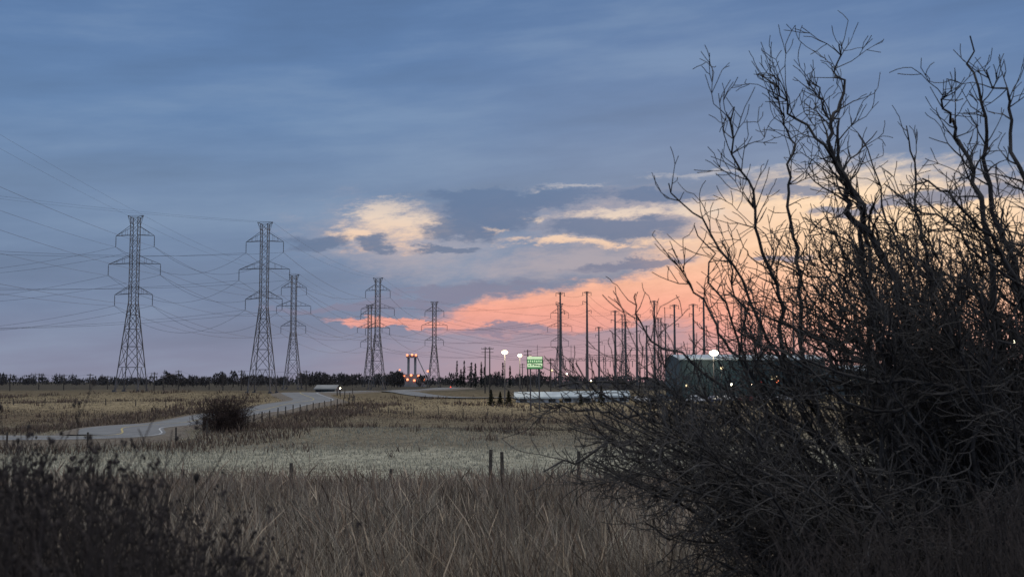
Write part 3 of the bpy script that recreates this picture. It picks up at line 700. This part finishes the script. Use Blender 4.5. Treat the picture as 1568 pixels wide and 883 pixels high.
tx_=mth('MULTIPLY_ADD',fine,.35,1.0); hs=nt.nodes.new('ShaderNodeVectorMath'); hs.operation='SCALE'; nt.links.new(pk,hs.inputs[0]); nt.links.new(tx_,hs.inputs['Scale']); pk=hs.outputs[0]
glow=blobs([(1060,590,560,150)],-.2,.9,.1)
c=mix(mth('MULTIPLY',glow,.75),deck,srgb((200,156,160)))
opening=blobs([(1330,430,340,170),(960,462,330,38,6),(1130,400,170,70,10),(690,492,180,7,0),(1130,330,90,30,0)],-.12,.28,.35)
c=mix(opening,c,pk)
haze=blobs([(620,370,190,75,-6),(980,335,260,55,0),(900,400,280,34,4)],-.1,.9,.8)
c=mix(mth('MULTIPLY',haze,.5),c,srgb((198,180,178)))
cream=blobs([(575,318,74,20,8),(620,345,85,36,-10),(545,360,50,26),(960,326,130,11,0),(1060,322,60,22,0),(860,372,110,10,-3),(1010,369,55,10,0),(820,334,26,6),(742,350,20,5),(1120,262,130,7,0),(860,286,60,6,0),(940,378,60,6,0)],-.15,.85,1.7)
c=mix(mth('MULTIPLY',cream,.9),c,ramp(Vv_,[(150,(250,194,162)),(215,(246,210,180)),(250,(236,214,194)),(300,(175,177,187))]))
dark=blobs([(935,349,125,21,-2),(745,325,100,36,0),(700,352,60,22,0),(583,376,38,14,0),(490,374,60,16,0),(1000,297,90,12,0),(790,303,170,18,0),(700,446,150,16,4),(690,383,60,8,0),(1230,292,70,12,0),(1330,318,90,10,5),(1470,300,120,16,0),(1200,395,60,6,0),(960,405,110,10,5),(560,470,170,10,2),(760,506,90,8)],-.05,.48,1.0)
c=mix(mth('MULTIPLY',dark,.82),c,ramp(Vv_,[(60,(130,128,152)),(140,(128,130,154)),(200,(98,117,147)),(260,(95,118,152)),(330,(100,125,160))]))
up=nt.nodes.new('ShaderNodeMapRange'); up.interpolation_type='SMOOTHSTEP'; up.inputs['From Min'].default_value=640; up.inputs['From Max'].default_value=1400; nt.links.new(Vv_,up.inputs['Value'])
c=mix(up.outputs[0],c,(.80,.76,.72))  # bright neutral zenith, added above the view as fill light for the ground
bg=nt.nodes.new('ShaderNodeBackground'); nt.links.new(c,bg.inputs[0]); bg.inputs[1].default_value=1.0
SE,SR=math.radians(2),math.radians(16)
sky=nt.nodes.new('ShaderNodeTexSky'); sky.sky_type='NISHITA'; sky.sun_disc=False; sky.sun_elevation=SE; sky.sun_rotation=SR
bg2=nt.nodes.new('ShaderNodeBackground'); nt.links.new(sky.outputs[0],bg2.inputs[0]); bg2.inputs[1].default_value=.003
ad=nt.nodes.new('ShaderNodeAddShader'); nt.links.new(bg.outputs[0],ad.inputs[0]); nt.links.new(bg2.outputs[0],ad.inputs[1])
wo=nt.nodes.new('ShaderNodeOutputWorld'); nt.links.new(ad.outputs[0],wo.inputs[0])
L=bpy.data.lights.new('sun','SUN'); L.energy=.25; L.angle=math.radians(12); L.color=(1,.72,.55)
so=bpy.data.objects.new('sun',L); sc.collection.objects.link(so); sd=Vector((math.sin(SR)*math.cos(SE),math.cos(SR)*math.cos(SE),math.sin(SE)+.05)); so.rotation_euler=sd.to_track_quat('Z','Y').to_euler(); so.location=(0,0,60)
# ---------------------------------------------------------------- camera
cam=bpy.data.cameras.new('camera'); co=bpy.data.objects.new('camera',cam); sc.collection.objects.link(co); sc.camera=co
cam.sensor_width=36; cam.lens=36*F/1568; cam.clip_end=20000; cam.clip_start=.1
co.location=(0,0,CZ); co.rotation_euler=(math.radians(90)+PITCH,0,0)
cam.dof.use_dof=True; cam.dof.focus_distance=60; cam.dof.aperture_fstop=5.6
sc.view_settings.view_transform='Standard'; sc.view_settings.look='None'; sc.view_settings.exposure=0
